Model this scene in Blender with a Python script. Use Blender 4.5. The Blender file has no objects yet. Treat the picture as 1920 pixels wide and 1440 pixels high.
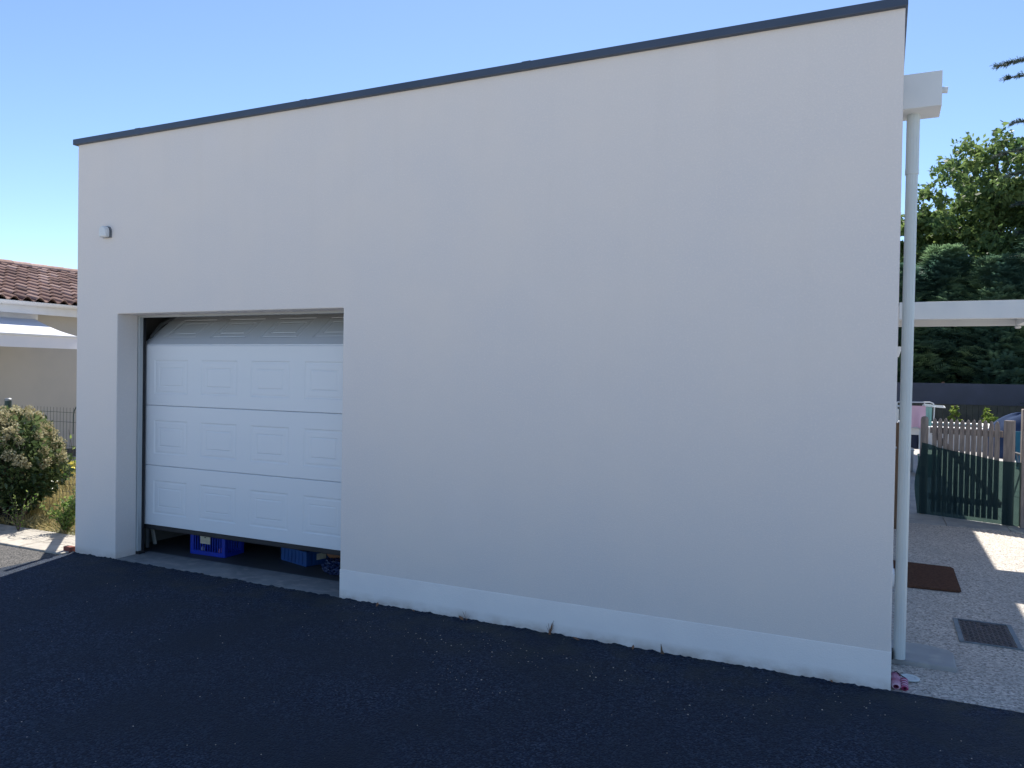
import bpy, bmesh, math, random
from math import sin, cos, pi, radians as R
from mathutils import Vector, Matrix, noise
random.seed(7)
S = bpy.context.scene
col = S.collection

# ---------------------------------------------------------------- camera
cd = bpy.data.cameras.new("camera"); cam = bpy.data.objects.new("camera", cd); col.objects.link(cam)
yaw, pitch, roll = 0.4437, -0.0134, 0.0161
fw = Vector((-sin(yaw)*cos(pitch), cos(yaw)*cos(pitch), sin(pitch)))
rt = Vector((cos(yaw), sin(yaw), 0)); up = rt.cross(fw)
r2 = cos(roll)*rt + sin(roll)*up; u2 = -sin(roll)*rt + cos(roll)*up
m = Matrix((r2, u2, -fw)).transposed().to_4x4(); m.translation = Vector((-0.0624, -4.4443, 1.6))
cam.matrix_world = m
cd.sensor_fit = 'HORIZONTAL'; cd.sensor_width = 36; cd.lens = 36*1465/1920
cd.clip_start = 0.05; cd.clip_end = 2000
S.camera = cam

# ---------------------------------------------------------------- sky, sun, exposure
SUN_EL = R(52.5); SUN_AZ = R(-17.8)      # azimuth from +Y towards +X
W = bpy.data.worlds.new("World"); S.world = W; W.use_nodes = True
nt = W.node_tree; bg = nt.nodes['Background']
sky = nt.nodes.new('ShaderNodeTexSky'); sky.sky_type = 'NISHITA'; sky.sun_disc = False
sky.sun_elevation = SUN_EL; sky.sun_rotation = SUN_AZ
sky.air_density = 0.7; sky.dust_density = 0.1; sky.ozone_density = 3.5; sky.altitude = 0
nt.links.new(sky.outputs[0], bg.inputs[0]); bg.inputs[1].default_value = 0.08
sd = bpy.data.lights.new("sun", 'SUN'); sun = bpy.data.objects.new("sun", sd); col.objects.link(sun)
sd.energy = 3.15; sd.angle = R(0.55); sd.color = (1.0, 0.95, 0.87)
sv = Vector((sin(SUN_AZ)*cos(SUN_EL), cos(SUN_AZ)*cos(SUN_EL), sin(SUN_EL)))
sun.rotation_euler = (-sv).to_track_quat('-Z', 'Y').to_euler(); sun.location = (-10, 30, 40)
S.view_settings.view_transform = 'Standard'; S.view_settings.look = 'None'
S.view_settings.exposure = 1.45; S.view_settings.gamma = 1

# ---------------------------------------------------------------- materials
def mat(name, base, rough=.8, metal=0, var=None, scale=5, bump=None, bscale=200, bdist=.002, spec=None, detail=4, var2=None, scale2=40, trans=None, stretch=None):
    """base colour with procedural variation (var = second colour mixed by noise) and noise bump"""
    M = bpy.data.materials.new(name); M.use_nodes = True; n = M.node_tree.nodes; L = M.node_tree.links
    b = n['Principled BSDF']; b.inputs['Roughness'].default_value = rough; b.inputs['Metallic'].default_value = metal
    if spec is not None: b.inputs['Specular IOR Level'].default_value = spec
    tc = n.new('ShaderNodeTexCoord'); src = tc.outputs['Object']
    if stretch:
        mp = n.new('ShaderNodeMapping'); mp.inputs['Scale'].default_value = stretch; L.new(src, mp.inputs[0]); src = mp.outputs[0]
    cur = None
    def mixn(a, colr, sc, det, lo=.35, hi=.65):
        t = n.new('ShaderNodeTexNoise'); t.inputs['Scale'].default_value = sc; t.inputs['Detail'].default_value = det; L.new(src, t.inputs[0])
        r = n.new('ShaderNodeMapRange'); r.inputs[1].default_value = lo; r.inputs[2].default_value = hi; L.new(t.outputs[0], r.inputs[0])
        x = n.new('ShaderNodeMix'); x.data_type = 'RGBA'; L.new(r.outputs[0], x.inputs[0])
        if isinstance(a, tuple): x.inputs[6].default_value = (*a, 1)
        else: L.new(a, x.inputs[6])
        x.inputs[7].default_value = (*colr, 1); return x.outputs[2]
    if var: cur = mixn(base, var, scale, detail)
    if var2: cur = mixn(cur if cur else base, var2, scale2, 2, .5, .75)
    if cur: L.new(cur, b.inputs['Base Color'])
    else: b.inputs['Base Color'].default_value = (*base, 1)
    if bump:
        t = n.new('ShaderNodeTexNoise'); t.inputs['Scale'].default_value = bscale; t.inputs['Detail'].default_value = 3; L.new(src, t.inputs[0])
        u = n.new('ShaderNodeBump'); u.inputs['Strength'].default_value = bump; u.inputs['Distance'].default_value = bdist
        L.new(t.outputs[0], u.inputs['Height']); L.new(u.outputs[0], b.inputs['Normal'])
    if trans is not None:
        a = n.new('ShaderNodeBsdfTranslucent'); x = n.new('ShaderNodeMixShader'); x.inputs[0].default_value = trans
        if cur: L.new(cur, a.inputs[0])
        else: a.inputs[0].default_value = (*base, 1)
        L.new(b.outputs[0], x.inputs[1]); L.new(a.outputs[0], x.inputs[2]); L.new(x.outputs[0], n['Material Output'].inputs[0])
    return M

def aggregate(name, cols, scale, bump, bdist, rough=.85, tint=None, tscale=2, spec=.3, tint_hi=.7, dusty=False):
    """stones: a voronoi cell per stone, each its own tone from a ramp, with bump"""
    M = bpy.data.materials.new(name); M.use_nodes = True; n = M.node_tree.nodes; L = M.node_tree.links
    b = n['Principled BSDF']; b.inputs['Roughness'].default_value = rough; b.inputs['Specular IOR Level'].default_value = spec
    tc = n.new('ShaderNodeTexCoord')
    v = n.new('ShaderNodeTexVoronoi'); v.inputs['Scale'].default_value = scale; L.new(tc.outputs['Object'], v.inputs[0])
    sp = n.new('ShaderNodeSeparateColor'); L.new(v.outputs['Color'], sp.inputs[0])
    r = n.new('ShaderNodeValToRGB'); L.new(sp.outputs[0], r.inputs[0])
    r.color_ramp.elements[0].color = (*cols[0], 1); r.color_ramp.elements[1].color = (*cols[-1], 1)
    for i, c in enumerate(cols[1:-1]):
        e = r.color_ramp.elements.new((i+1)/(len(cols)-1)); e.color = (*c, 1)
    cur = r.outputs[0]
    if tint:
        t = n.new('ShaderNodeTexNoise'); t.inputs['Scale'].default_value = tscale; t.inputs['Detail'].default_value = 6; L.new(tc.outputs['Object'], t.inputs[0])
        mr = n.new('ShaderNodeMapRange'); mr.inputs[1].default_value = .4; mr.inputs[2].default_value = tint_hi; L.new(t.outputs[0], mr.inputs[0])
        x = n.new('ShaderNodeMix'); x.data_type = 'RGBA'; x.inputs[7].default_value = (*tint, 1)
        L.new(mr.outputs[0], x.inputs[0]); L.new(cur, x.inputs[6]); cur = x.outputs[2]
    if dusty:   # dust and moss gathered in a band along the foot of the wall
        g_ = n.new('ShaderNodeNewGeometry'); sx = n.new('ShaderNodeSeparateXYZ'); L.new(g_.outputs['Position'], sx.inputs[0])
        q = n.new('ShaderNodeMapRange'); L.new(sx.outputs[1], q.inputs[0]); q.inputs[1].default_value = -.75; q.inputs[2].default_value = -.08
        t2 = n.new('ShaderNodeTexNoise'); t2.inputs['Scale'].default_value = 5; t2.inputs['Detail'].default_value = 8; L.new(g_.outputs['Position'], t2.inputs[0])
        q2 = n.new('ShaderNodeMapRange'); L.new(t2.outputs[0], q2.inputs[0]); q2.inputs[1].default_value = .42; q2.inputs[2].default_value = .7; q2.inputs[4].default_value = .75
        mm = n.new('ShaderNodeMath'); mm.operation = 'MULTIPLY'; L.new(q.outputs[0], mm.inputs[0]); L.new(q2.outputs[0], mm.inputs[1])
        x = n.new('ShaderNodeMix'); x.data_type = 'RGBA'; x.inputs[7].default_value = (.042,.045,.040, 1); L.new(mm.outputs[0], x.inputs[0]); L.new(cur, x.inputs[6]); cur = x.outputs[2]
    L.new(cur, b.inputs['Base Color'])
    v2 = n.new('ShaderNodeTexVoronoi'); v2.inputs['Scale'].default_value = scale; L.new(tc.outputs['Object'], v2.inputs[0])
    u = n.new('ShaderNodeBump'); u.invert = True; u.inputs['Strength'].default_value = bump; u.inputs['Distance'].default_value = bdist
    L.new(v2.outputs['Distance'], u.inputs['Height']); L.new(u.outputs[0], b.inputs['Normal'])
    return M

MT = {}
MT['render'] = mat('wall_render', (.765,.71,.665), .92, var=(.73,.69,.665), scale=1.6, var2=(.79,.735,.69), scale2=90, bump=.8, bscale=170, bdist=.0022, spec=.15, detail=8)
MT['plinth'] = None
def weather(M, streak=(.55,.49,.43), foot=(.42,.34,.27), foot_h=.07, amount=.35, drip=.06):
    """dirt: splash marks along the foot and faint vertical run marks from the top"""
    n = M.node_tree.nodes; L = M.node_tree.links; b = n['Principled BSDF']
    src = b.inputs['Base Color'].links[0].from_socket; g_ = n.new('ShaderNodeNewGeometry'); sp = n.new('ShaderNodeSeparateXYZ'); L.new(g_.outputs['Position'], sp.inputs[0])
    def noi(scale, vec, det=5):
        mp = n.new('ShaderNodeMapping'); mp.inputs['Scale'].default_value = vec; L.new(g_.outputs['Position'], mp.inputs[0])
        t_ = n.new('ShaderNodeTexNoise'); t_.inputs['Scale'].default_value = scale; t_.inputs['Detail'].default_value = det; L.new(mp.outputs[0], t_.inputs[0]); return t_.outputs[0]
    def rng(s_, a0, a1, b0, b1):
        q = n.new('ShaderNodeMapRange'); L.new(s_, q.inputs[0]); q.inputs[1].default_value = a0; q.inputs[2].default_value = a1; q.inputs[3].default_value = b0; q.inputs[4].default_value = b1; return q.outputs[0]
    def mul(a_, b_):
        q = n.new('ShaderNodeMath'); q.operation = 'MULTIPLY'; L.new(a_, q.inputs[0]); L.new(b_, q.inputs[1]); return q.outputs[0]
    def mix(f_, c_, colr):
        x = n.new('ShaderNodeMix'); x.data_type = 'RGBA'; L.new(f_, x.inputs[0]); L.new(c_, x.inputs[6]); x.inputs[7].default_value = (*colr, 1); return x.outputs[2]
    f1 = mul(rng(sp.outputs[2], 0, foot_h, amount*1.6, 0), rng(noi(9, (1,1,1.6)), .35, .65, .25, 1))
    f2 = mul(rng(noi(1.0, (6,6,.35), 6), .52, .74, 0, drip), rng(sp.outputs[2], .4, 3.4, .2, 1))
    f3 = rng(noi(2.2, (1,1,1), 7), .60, .72, 0, .16)
    out = mix(f3, mix(f2, mix(f1, src, foot), streak), (.80,.75,.73)); L.new(out, b.inputs['Base Color'])
weather(MT['render'])
MT['plinth'] = mat('plinth_render', (.89,.86,.83), .9, var=(.85,.82,.80), scale=3, bump=.8, bscale=150, bdist=.0025, spec=.2)
weather(MT['plinth'], amount=.5, drip=.05)
MT['coping'] = mat('coping_metal', (.045,.065,.10), .45, .1, var=(.055,.075,.115), scale=3)
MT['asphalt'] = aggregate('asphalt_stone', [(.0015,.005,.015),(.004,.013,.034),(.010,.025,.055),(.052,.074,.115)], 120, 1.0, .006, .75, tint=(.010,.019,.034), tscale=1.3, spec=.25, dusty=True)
MT['sunlit_asphalt'] = aggregate('sunlit_asphalt_stone', [(.03,.03,.03),(.07,.07,.07),(.11,.105,.10),(.17,.16,.15)], 110, .8, .004, .9, spec=.2)  # lighter asphalt tone with the sunlight painted into its colour
MT['aggregate'] = aggregate('exposed_aggregate', [(.20,.18,.155),(.42,.38,.335),(.52,.47,.41),(.74,.68,.60)], 95, .9, .005, .75, tint=(.36,.33,.30), tscale=1.5, tint_hi=1.0)
MT['concrete'] = mat('concrete', (.36,.36,.35), .85, var=(.27,.28,.28), scale=3, var2=(.42,.41,.38), scale2=9, bump=.4, bscale=60, bdist=.003)
MT['sill'] = mat('sill_concrete', (.24,.25,.25), .85, var=(.17,.18,.185), scale=4, var2=(.30,.29,.27), scale2=13, bump=.4, bscale=60, bdist=.003)
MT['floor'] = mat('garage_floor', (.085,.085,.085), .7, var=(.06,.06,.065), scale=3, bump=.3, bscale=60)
MT['kerb'] = mat('pale_paving', (.48,.44,.37), .9, var=(.36,.33,.29), scale=3, var2=(.27,.24,.20), scale2=14, bump=.6, bscale=40, bdist=.004)
MT['earth'] = mat('bare_earth', (.20,.19,.12), .95, var=(.13,.15,.08), scale=1.1, var2=(.26,.24,.17), scale2=8, bump=.6, bscale=20, bdist=.01)
MT['terrace'] = mat('pale_terrace', (.42,.40,.37), .85, var=(.37,.35,.33), scale=2, bump=.3, bscale=60)
MT['white'] = mat('white_lacquer', (.74,.77,.80), .4, var=(.70,.74,.78), scale=2.5, bump=.12, bscale=120, bdist=.001, stretch=(.15,1,1))
MT['whiteplastic'] = mat('white_plastic', (.72,.73,.72), .4, var=(.66,.68,.68), scale=4, bump=.05, bscale=60)
MT['pipe'] = mat('downpipe_plastic', (.62,.67,.66), .45, var=(.57,.62,.62), scale=3, bump=.05, bscale=40)
MT['blackrubber'] = mat('black_rubber', (.012,.013,.016), .6, var=(.02,.02,.024), scale=8)
MT['galv'] = mat('galvanised_rail', (.25,.27,.29), .4, .6, var=(.18,.19,.2), scale=6)
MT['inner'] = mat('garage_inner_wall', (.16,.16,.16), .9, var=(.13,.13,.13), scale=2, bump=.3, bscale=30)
MT['blue'] = mat('blue_plastic', (.004,.035,.42), .35, var=(.004,.028,.33), scale=8)
MT['petrol'] = mat('petrol_plastic', (.008,.075,.27), .45, var=(.010,.06,.21), scale=10)
MT['card'] = mat('paper_card', (.62,.58,.45), .9, var=(.5,.47,.38), scale=30)
MT['cardboard'] = mat('cardboard', (.36,.17,.085), .9, var=(.28,.13,.07), scale=12)
MT['bag'] = mat('bin_bag_plastic', (.008,.02,.07), .25, var=(.015,.03,.09), scale=12, bump=.6, bscale=18, bdist=.01)
MT['wood'] = mat('grey_wood', (.31,.265,.235), .85, var=(.21,.18,.165), scale=9, bump=.4, bscale=60, stretch=(5,5,.6))
MT['darkwood'] = mat('brown_wood', (.16,.10,.06), .85, var=(.11,.07,.045), scale=9, bump=.4, bscale=60, stretch=(5,5,.6))
MT['coir'] = mat('coir_mat', (.13,.068,.045), 1, var=(.085,.045,.032), scale=60, bump=.9, bscale=300, bdist=.004, spec=.05)
MT['iron'] = mat('cast_iron', (.10,.085,.085), .6, .3, var=(.07,.06,.06), scale=12, bump=.3, bscale=90)
MT['steelframe'] = mat('steel_frame', (.20,.24,.27), .5, .5, var=(.15,.18,.2), scale=12)
MT['screen'] = mat('shade_fabric', (.045,.055,.085), .9, var=(.035,.045,.065), scale=1.5)
MT['cream'] = mat('cream_render', (.42,.40,.36), .9, var=(.37,.36,.33), scale=1.2, bump=.3, bscale=120)
MT['gutter'] = mat('gutter_paint', (.66,.66,.64), .5, var=(.6,.6,.59), scale=3)
MT['canvas'] = mat('awning_canvas', (.74,.75,.80), .9, var=(.70,.72,.78), scale=3, trans=.15)
MT['pinkstripe'] = None
MT['tile'] = None

def tile_mat():
    M = bpy.data.materials.new('terracotta_tile'); M.use_nodes = True; n = M.node_tree.nodes; L = M.node_tree.links
    b = n['Principled BSDF']; b.inputs['Roughness'].default_value = .9; b.inputs['Specular IOR Level'].default_value = .2
    a = n.new('ShaderNodeAttribute'); a.attribute_name = 'tone'
    r = n.new('ShaderNodeValToRGB'); L.new(a.outputs['Fac'], r.inputs[0])
    e = r.color_ramp.elements; e[0].color = (.20,.125,.105,1); e[1].color = (.58,.42,.36,1)
    k = e.new(.5); k.color = (.36,.225,.18,1)
    t = n.new('ShaderNodeTexNoise'); t.inputs['Scale'].default_value = 14; t.inputs['Detail'].default_value = 4
    tc = n.new('ShaderNodeTexCoord'); L.new(tc.outputs['Object'], t.inputs[0])
    x = n.new('ShaderNodeMix'); x.data_type = 'RGBA'; x.blend_type = 'MULTIPLY'; x.inputs[0].default_value = .5
    L.new(r.outputs[0], x.inputs[6]); L.new(t.outputs[0], x.inputs[7]); L.new(x.outputs[2], b.inputs['Base Color'])
    return M
MT['tile'] = tile_mat()

def stripes(name, a, bcol, freq):
    M = bpy.data.materials.new(name); M.use_nodes = True; n = M.node_tree.nodes; L = M.node_tree.links
    b = n['Principled BSDF']; b.inputs['Roughness'].default_value = .8
    tc = n.new('ShaderNodeTexCoord'); w = n.new('ShaderNodeTexWave'); w.bands_direction = 'Y'; w.inputs['Scale'].default_value = freq
    w.inputs['Distortion'].default_value = .6; L.new(tc.outputs['Object'], w.inputs[0])
    r = n.new('ShaderNodeValToRGB'); L.new(w.outputs[0], r.inputs[0]); e = r.color_ramp.elements
    e[0].position = .4; e[0].color = (*a, 1); e[1].position = .6; e[1].color = (*bcol, 1); L.new(r.outputs[0], b.inputs['Base Color'])
    return M
MT['pinkstripe'] = stripes('pink_stripes', (.30,.02,.10), (.62,.42,.50), 40)
MT['towel'] = stripes('towel_pink', (.66,.30,.42), (.72,.46,.55), 3)

def leaf_mat(name, c1, c2, trans=.35, rough=.55):
    M = bpy.data.materials.new(name); M.use_nodes = True; n = M.node_tree.nodes; L = M.node_tree.links
    b = n['Principled BSDF']; b.inputs['Roughness'].default_value = rough; b.inputs['Specular IOR Level'].default_value = .35
    a = n.new('ShaderNodeAttribute'); a.attribute_name = 'tone'
    x = n.new('ShaderNodeMix'); x.data_type = 'RGBA'; x.inputs[6].default_value = (*c1, 1); x.inputs[7].default_value = (*c2, 1)
    L.new(a.outputs['Fac'], x.inputs[0]); L.new(x.outputs[2], b.inputs['Base Color'])
    t = n.new('ShaderNodeBsdfTranslucent'); L.new(x.outputs[2], t.inputs[0])
    s = n.new('ShaderNodeMixShader'); s.inputs[0].default_value = trans
    L.new(b.outputs[0], s.inputs[1]); L.new(t.outputs[0], s.inputs[2]); L.new(s.outputs[0], n['Material Output'].inputs[0])
    return M
MT['leaf_bush'] = leaf_mat('shrub_leaf', (.028,.06,.022), (.18,.23,.09), .4, .3)
MT['flower'] = leaf_mat('dried_flower', (.28,.23,.10), (.66,.62,.42), .3, .9)
MT['leaf_weed'] = leaf_mat('weed_leaf', (.10,.20,.04), (.34,.42,.12), .5)
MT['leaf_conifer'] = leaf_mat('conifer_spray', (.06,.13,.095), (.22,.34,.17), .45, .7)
MT['leaf_decid'] = leaf_mat('broad_leaf', (.06,.12,.045), (.24,.32,.10), .5)
MT['leaf_cedar'] = leaf_mat('cedar_needle', (.035,.07,.065), (.10,.15,.13), .2, .7)
MT['leaf_lit'] = leaf_mat('yellow_green_leaf', (.10,.18,.03), (.30,.36,.08), .5)
MT['grass'] = leaf_mat('dry_grass_blade', (.22,.22,.08), (.50,.40,.20), .4)
MT['bark'] = mat('bark', (.12,.09,.07), .95, var=(.07,.055,.045), scale=8, bump=.7, bscale=14, bdist=.02)
MT['greenwire'] = mat('green_coated_wire', (.02,.05,.045), .5, var=(.03,.06,.05), scale=9)
MT['yellow'] = mat('yellow_plastic', (.72,.62,.08), .5, var=(.6,.5,.06), scale=9)
MT['teal'] = mat('teal_fabric', (.01,.14,.21), .7, var=(.012,.11,.17), scale=6)
MT['tarp'] = mat('blue_tarpaulin', (.028,.05,.11), .95, var=(.022,.04,.09), scale=3, spec=.1, bump=.4, bscale=6, bdist=.02)
MT['mint'] = mat('mint_cloth', (.30,.55,.48), .9, var=(.26,.5,.44), scale=6)
MT['greycloth'] = mat('pale_grey_cloth', (.52,.55,.57), .9, var=(.45,.48,.5), scale=6)
MT['darkcloth'] = mat('navy_cloth', (.02,.025,.05), .95, var=(.03,.035,.06), scale=6)
MT['terracotta'] = mat('red_brick', (.22,.07,.045), .9, var=(.16,.05,.04), scale=20, bump=.4, bscale=60)
MT['chip'] = mat('pale_chip', (.52,.50,.42), .9, var=(.36,.33,.26), scale=50)
MT['dryleaf'] = mat('dead_leaf', (.26,.13,.07), .9, var=(.18,.10,.06), scale=30)
MT['jogreen'] = mat('green_plastic_box', (.03,.16,.12), .5, var=(.025,.13,.1), scale=5)

def net_mat():
    M = bpy.data.materials.new('green_shade_net'); M.use_nodes = True; n = M.node_tree.nodes; L = M.node_tree.links
    b = n['Principled BSDF']; b.inputs['Base Color'].default_value = (.006,.028,.034,1); b.inputs['Roughness'].default_value = .8
    t = n.new('ShaderNodeBsdfTransparent'); t.inputs[0].default_value = (.45,.72,.62,1)
    s = n.new('ShaderNodeMixShader'); s.inputs[0].default_value = .17
    L.new(b.outputs[0], s.inputs[1]); L.new(t.outputs[0], s.inputs[2]); L.new(s.outputs[0], n['Material Output'].inputs[0])
    return M
MT['net'] = net_mat()

# ---------------------------------------------------------------- helpers
class MB:
    def __init__(s): s.v = []; s.f = []; s.tone = []
    def add(s, vs, fs, tone=None):
        o = len(s.v); s.v += [tuple(v) for v in vs]; s.f += [tuple(i+o for i in f) for f in fs]
        s.tone += [tone if tone is not None else 0.5]*len(fs); return s
    def box(s, x0, x1, y0, y1, z0, z1, M=None):
        vs = [Vector((x, y, z)) for z in (z0, z1) for y in (y0, y1) for x in (x0, x1)]
        if M is not None: vs = [M @ v for v in vs]
        return s.add(vs, [(0,2,3,1),(4,5,7,6),(0,1,5,4),(2,6,7,3),(0,4,6,2),(1,3,7,5)])
    def tube(s, pts, r, n=8, cap=True):
        pts = [Vector(p) for p in pts]; rs = r if isinstance(r, (list, tuple)) else [r]*len(pts)
        base = []; prev = None
        for i, p in enumerate(pts):
            d = (pts[min(i+1, len(pts)-1)] - pts[max(i-1, 0)])
            d = d.normalized() if d.length > 1e-9 else Vector((0,0,1))
            a = (prev - d*prev.dot(d)) if prev is not None else Vector((0,0,1)).cross(d)
            if a.length < 1e-4: a = Vector((1,0,0)).cross(d)
            a.normalize(); prev = a; b = d.cross(a)
            base += [p + (a*cos(2*pi*k/n) + b*sin(2*pi*k/n))*rs[i] for k in range(n)]
        fs = [(i*n+k, i*n+(k+1)%n, (i+1)*n+(k+1)%n, (i+1)*n+k) for i in range(len(pts)-1) for k in range(n)]
        if cap: fs += [tuple(range(n))[::-1], tuple((len(pts)-1)*n+k for k in range(n))]
        return s.add(base, fs)
    def prism(s, poly, z0, z1, M=None):
        n = len(poly); vs = [Vector((x, y, z)) for z in (z0, z1) for x, y in poly]
        if M is not None: vs = [M @ v for v in vs]
        return s.add(vs, [tuple(range(n))[::-1], tuple(range(n, 2*n))] + [(k, (k+1)%n, n+(k+1)%n, n+k) for k in range(n)])
    def lathe(s, prof, c=(0,0,0), n=24, M=None):
        vs = []
        for r, z in prof:
            for k in range(n):
                p = Vector((r*cos(2*pi*k/n), r*sin(2*pi*k/n), z))
                if M is not None: p = M @ p
                vs.append(p + Vector(c))
        fs = [(i*n+k, i*n+(k+1)%n, (i+1)*n+(k+1)%n, (i+1)*n+k) for i in range(len(prof)-1) for k in range(n)]
        fs += [tuple(range(n))[::-1], tuple((len(prof)-1)*n+k for k in range(n))]
        return s.add(vs, fs)
    def build(s, name, m, parent=None, bevel=0, smooth=False, tone=False, seg=2, merge=False):
        me = bpy.data.meshes.new(name); me.from_pydata(s.v, [], s.f); me.validate(); me.update()
        if tone and len(me.polygons) == len(s.tone):
            a = me.attributes.new('tone', 'FLOAT', 'FACE'); a.data.foreach_set('value', s.tone)
        if merge:
            bm = bmesh.new(); bm.from_mesh(me); bmesh.ops.remove_doubles(bm, verts=bm.verts, dist=1e-5); bm.to_mesh(me); bm.free()
        if smooth:
            for p in me.polygons: p.use_smooth = True
        me.materials.append(MT[m] if isinstance(m, str) else m)
        o = bpy.data.objects.new(name, me); col.objects.link(o)
        if parent: o.parent = parent; o.matrix_parent_inverse = parent.matrix_basis.inverted()
        if bevel:
            bv = o.modifiers.new('bevel', 'BEVEL'); bv.width = bevel; bv.segments = seg; bv.limit_method = 'ANGLE'; bv.angle_limit = R(40)
        return o

def tag(o, label=None, cat=None, group=None, kind=None):
    if label: o['label'] = label
    if cat: o['category'] = cat
    if group: o['group'] = group
    if kind: o['kind'] = kind
    return o
def thing(name, label, cat, loc=(0,0,0), group=None):
    o = bpy.data.objects.new(name, None); o.empty_display_size = .1; col.objects.link(o); o.location = loc
    return tag(o, label, cat, group)
def struct(o): o['kind'] = 'structure'; return o
def copy_tree(o, loc=None, label=None):
    c = o.copy(); col.objects.link(c)
    if loc is not None: c.location = loc
    if label: c['label'] = label
    for ch in list(o.children):
        d = ch.copy(); col.objects.link(d); d.parent = c
    return c
def grid_solid(xs, ys, zs, occ):
    """manifold solid from the occupied cells of a grid (inner faces left out)"""
    b = MB(); nx, ny, nz = len(xs)-1, len(ys)-1, len(zs)-1
    def o(i, j, k): return 0 <= i < nx and 0 <= j < ny and 0 <= k < nz and occ(i, j, k)
    idx = {}
    def V(i, j, k):
        if (i,j,k) not in idx: idx[(i,j,k)] = len(b.v); b.v.append((xs[i], ys[j], zs[k]))
        return idx[(i,j,k)]
    def F(*q): b.f.append(tuple(V(*t) for t in q)); b.tone.append(.5)
    for i in range(nx):
        for j in range(ny):
            for k in range(nz):
                if not o(i,j,k): continue
                if not o(i-1,j,k): F((i,j,k),(i,j,k+1),(i,j+1,k+1),(i,j+1,k))
                if not o(i+1,j,k): F((i+1,j,k),(i+1,j+1,k),(i+1,j+1,k+1),(i+1,j,k+1))
                if not o(i,j-1,k): F((i,j,k),(i+1,j,k),(i+1,j,k+1),(i,j,k+1))
                if not o(i,j+1,k): F((i,j+1,k),(i,j+1,k+1),(i+1,j+1,k+1),(i+1,j+1,k))
                if not o(i,j,k-1): F((i,j,k),(i,j+1,k),(i+1,j+1,k),(i+1,j,k))
                if not o(i,j,k+1): F((i,j,k+1),(i+1,j,k+1),(i+1,j+1,k+1),(i,j+1,k+1))
    return b

XL = -6.31; H = 3.4977; OL, OR, OT = -5.804, -3.494, 2.041; YB = 16.4

# ---------------------------------------------------------------- ground
g = MB()
N = 40
g.add([(-300,-300,-.03),(300,-300,-.03),(300,400,-.03),(-300,400,-.03)], [(0,1,2,3)])
struct(g.build('ground', 'earth'))
# asphalt drive: far sheet plus a fine ragged border along the wall foot
a = MB()
ex0, ex1 = -6.35, 30.0
def rag(x):   # ragged edge of the asphalt along y = 0
    return noise.noise(Vector((x*9, 3.1, 0)))*.012 + noise.noise(Vector((x*31, 7.7, 0)))*.007
rows = [(-.12, 0), (-.06, .15), (-.03, .5), (-.008, 1), (.012, .9)]
nx = 760
X0, X1 = -6.33, 1.3
vs = []
for j, (y, w) in enumerate(rows):
    for i in range(nx+1):
        x = X0 + (X1-X0)*i/nx
        z = max(0, noise.noise(Vector((x*14, y*14, 2)))*.010 + noise.noise(Vector((x*45, y*45, 5)))*.008 + .006)*w if j else 0
        if j == len(rows)-1: z *= .3
        vs.append((x, y + (rag(x) if j >= 2 else 0), z))
fs = [(j*(nx+1)+i, j*(nx+1)+i+1, (j+1)*(nx+1)+i+1, (j+1)*(nx+1)+i) for j in range(len(rows)-1) for i in range(nx)]
a.add(vs, fs)
a.add([(X0,-.12,0),(X0,-3.2,0),(X1,-3.2,0),(X1,-.12,0)], [(0,1,2,3)])
a.add([(X1,.012,0),(X1,-3.2,0),(ex1,-3.2,0),(ex1,.012,0)], [(0,1,2,3)])
struct(a.build('driveway', 'asphalt', smooth=False))
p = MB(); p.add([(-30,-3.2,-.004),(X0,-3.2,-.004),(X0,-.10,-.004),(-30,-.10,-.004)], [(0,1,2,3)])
struct(p.build('sunlit_asphalt_sheet', 'sunlit_asphalt'))  # same asphalt as the drive, coloured lighter to look sunlit
p = MB(); p.add([(-40,-40,-.006),(40,-40,-.006),(40,-3.195,-.006),(-40,-3.195,-.006)], [(0,1,2,3)])
struct(p.build('bounce_ground', mat('pale_bounce_ground',(.46,.43,.38),.85,var=(.40,.375,.335),scale=1.5,bump=.3,bscale=40)))  # added unseen ground, kept pale to bounce sunlight onto the garage wall
# pale paving strip in front of the shrub: three cast slabs with open joints
k = MB()
for x0, x1 in ((-9.9,-8.36),(-8.35,-6.92),(-6.91,-6.345)): k.box(x0, x1, -.10, .42, -.03, .012)
struct(k.build('path', 'kerb', bevel=.006))
# terrace right of the building
t = MB(); t.add([(.0,.012,.003),(9,.012,.003),(9,5.35,.003),(.0,5.35,.003)], [(0,1,2,3)])
struct(t.build('terrace', 'aggregate'))
t = MB()
for iy in range(8):
    for ix in range(3):
        t.box(-.0+ix*.6, ix*.6+.594, 5.36+iy*.6, 5.36+iy*.6+.594, -.02, .006)
struct(t.build('tiled_path', 'concrete', bevel=.003))
t = MB(); t.add([(-6,5.30,-.012),(30,5.30,-.012),(30,21.9,-.012),(-6,21.9,-.012)], [(0,1,2,3)])
struct(t.build('yard_paving', 'terrace'))

# ---------------------------------------------------------------- garage building
G = thing('garage_building', 'white rendered flat-roofed garage with dark metal coping and a half-lifted door', 'building', (XL/2, 0, 0))
xs = [XL, XL+.2, OL, OR, -.2, 0]; ys = [0, .2, YB-.2, YB]; zs = [-.05, OT, 3.1, 3.25, H]
def occ(i, j, k_):
    if k_ == 2: return True
    if j == 0: return not (i == 2 and k_ == 0)
    if j == 2: return True
    return i in (0, 4)
grid_solid(xs, ys, zs, occ).build('wall', 'render', G, bevel=.007, seg=3)
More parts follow.
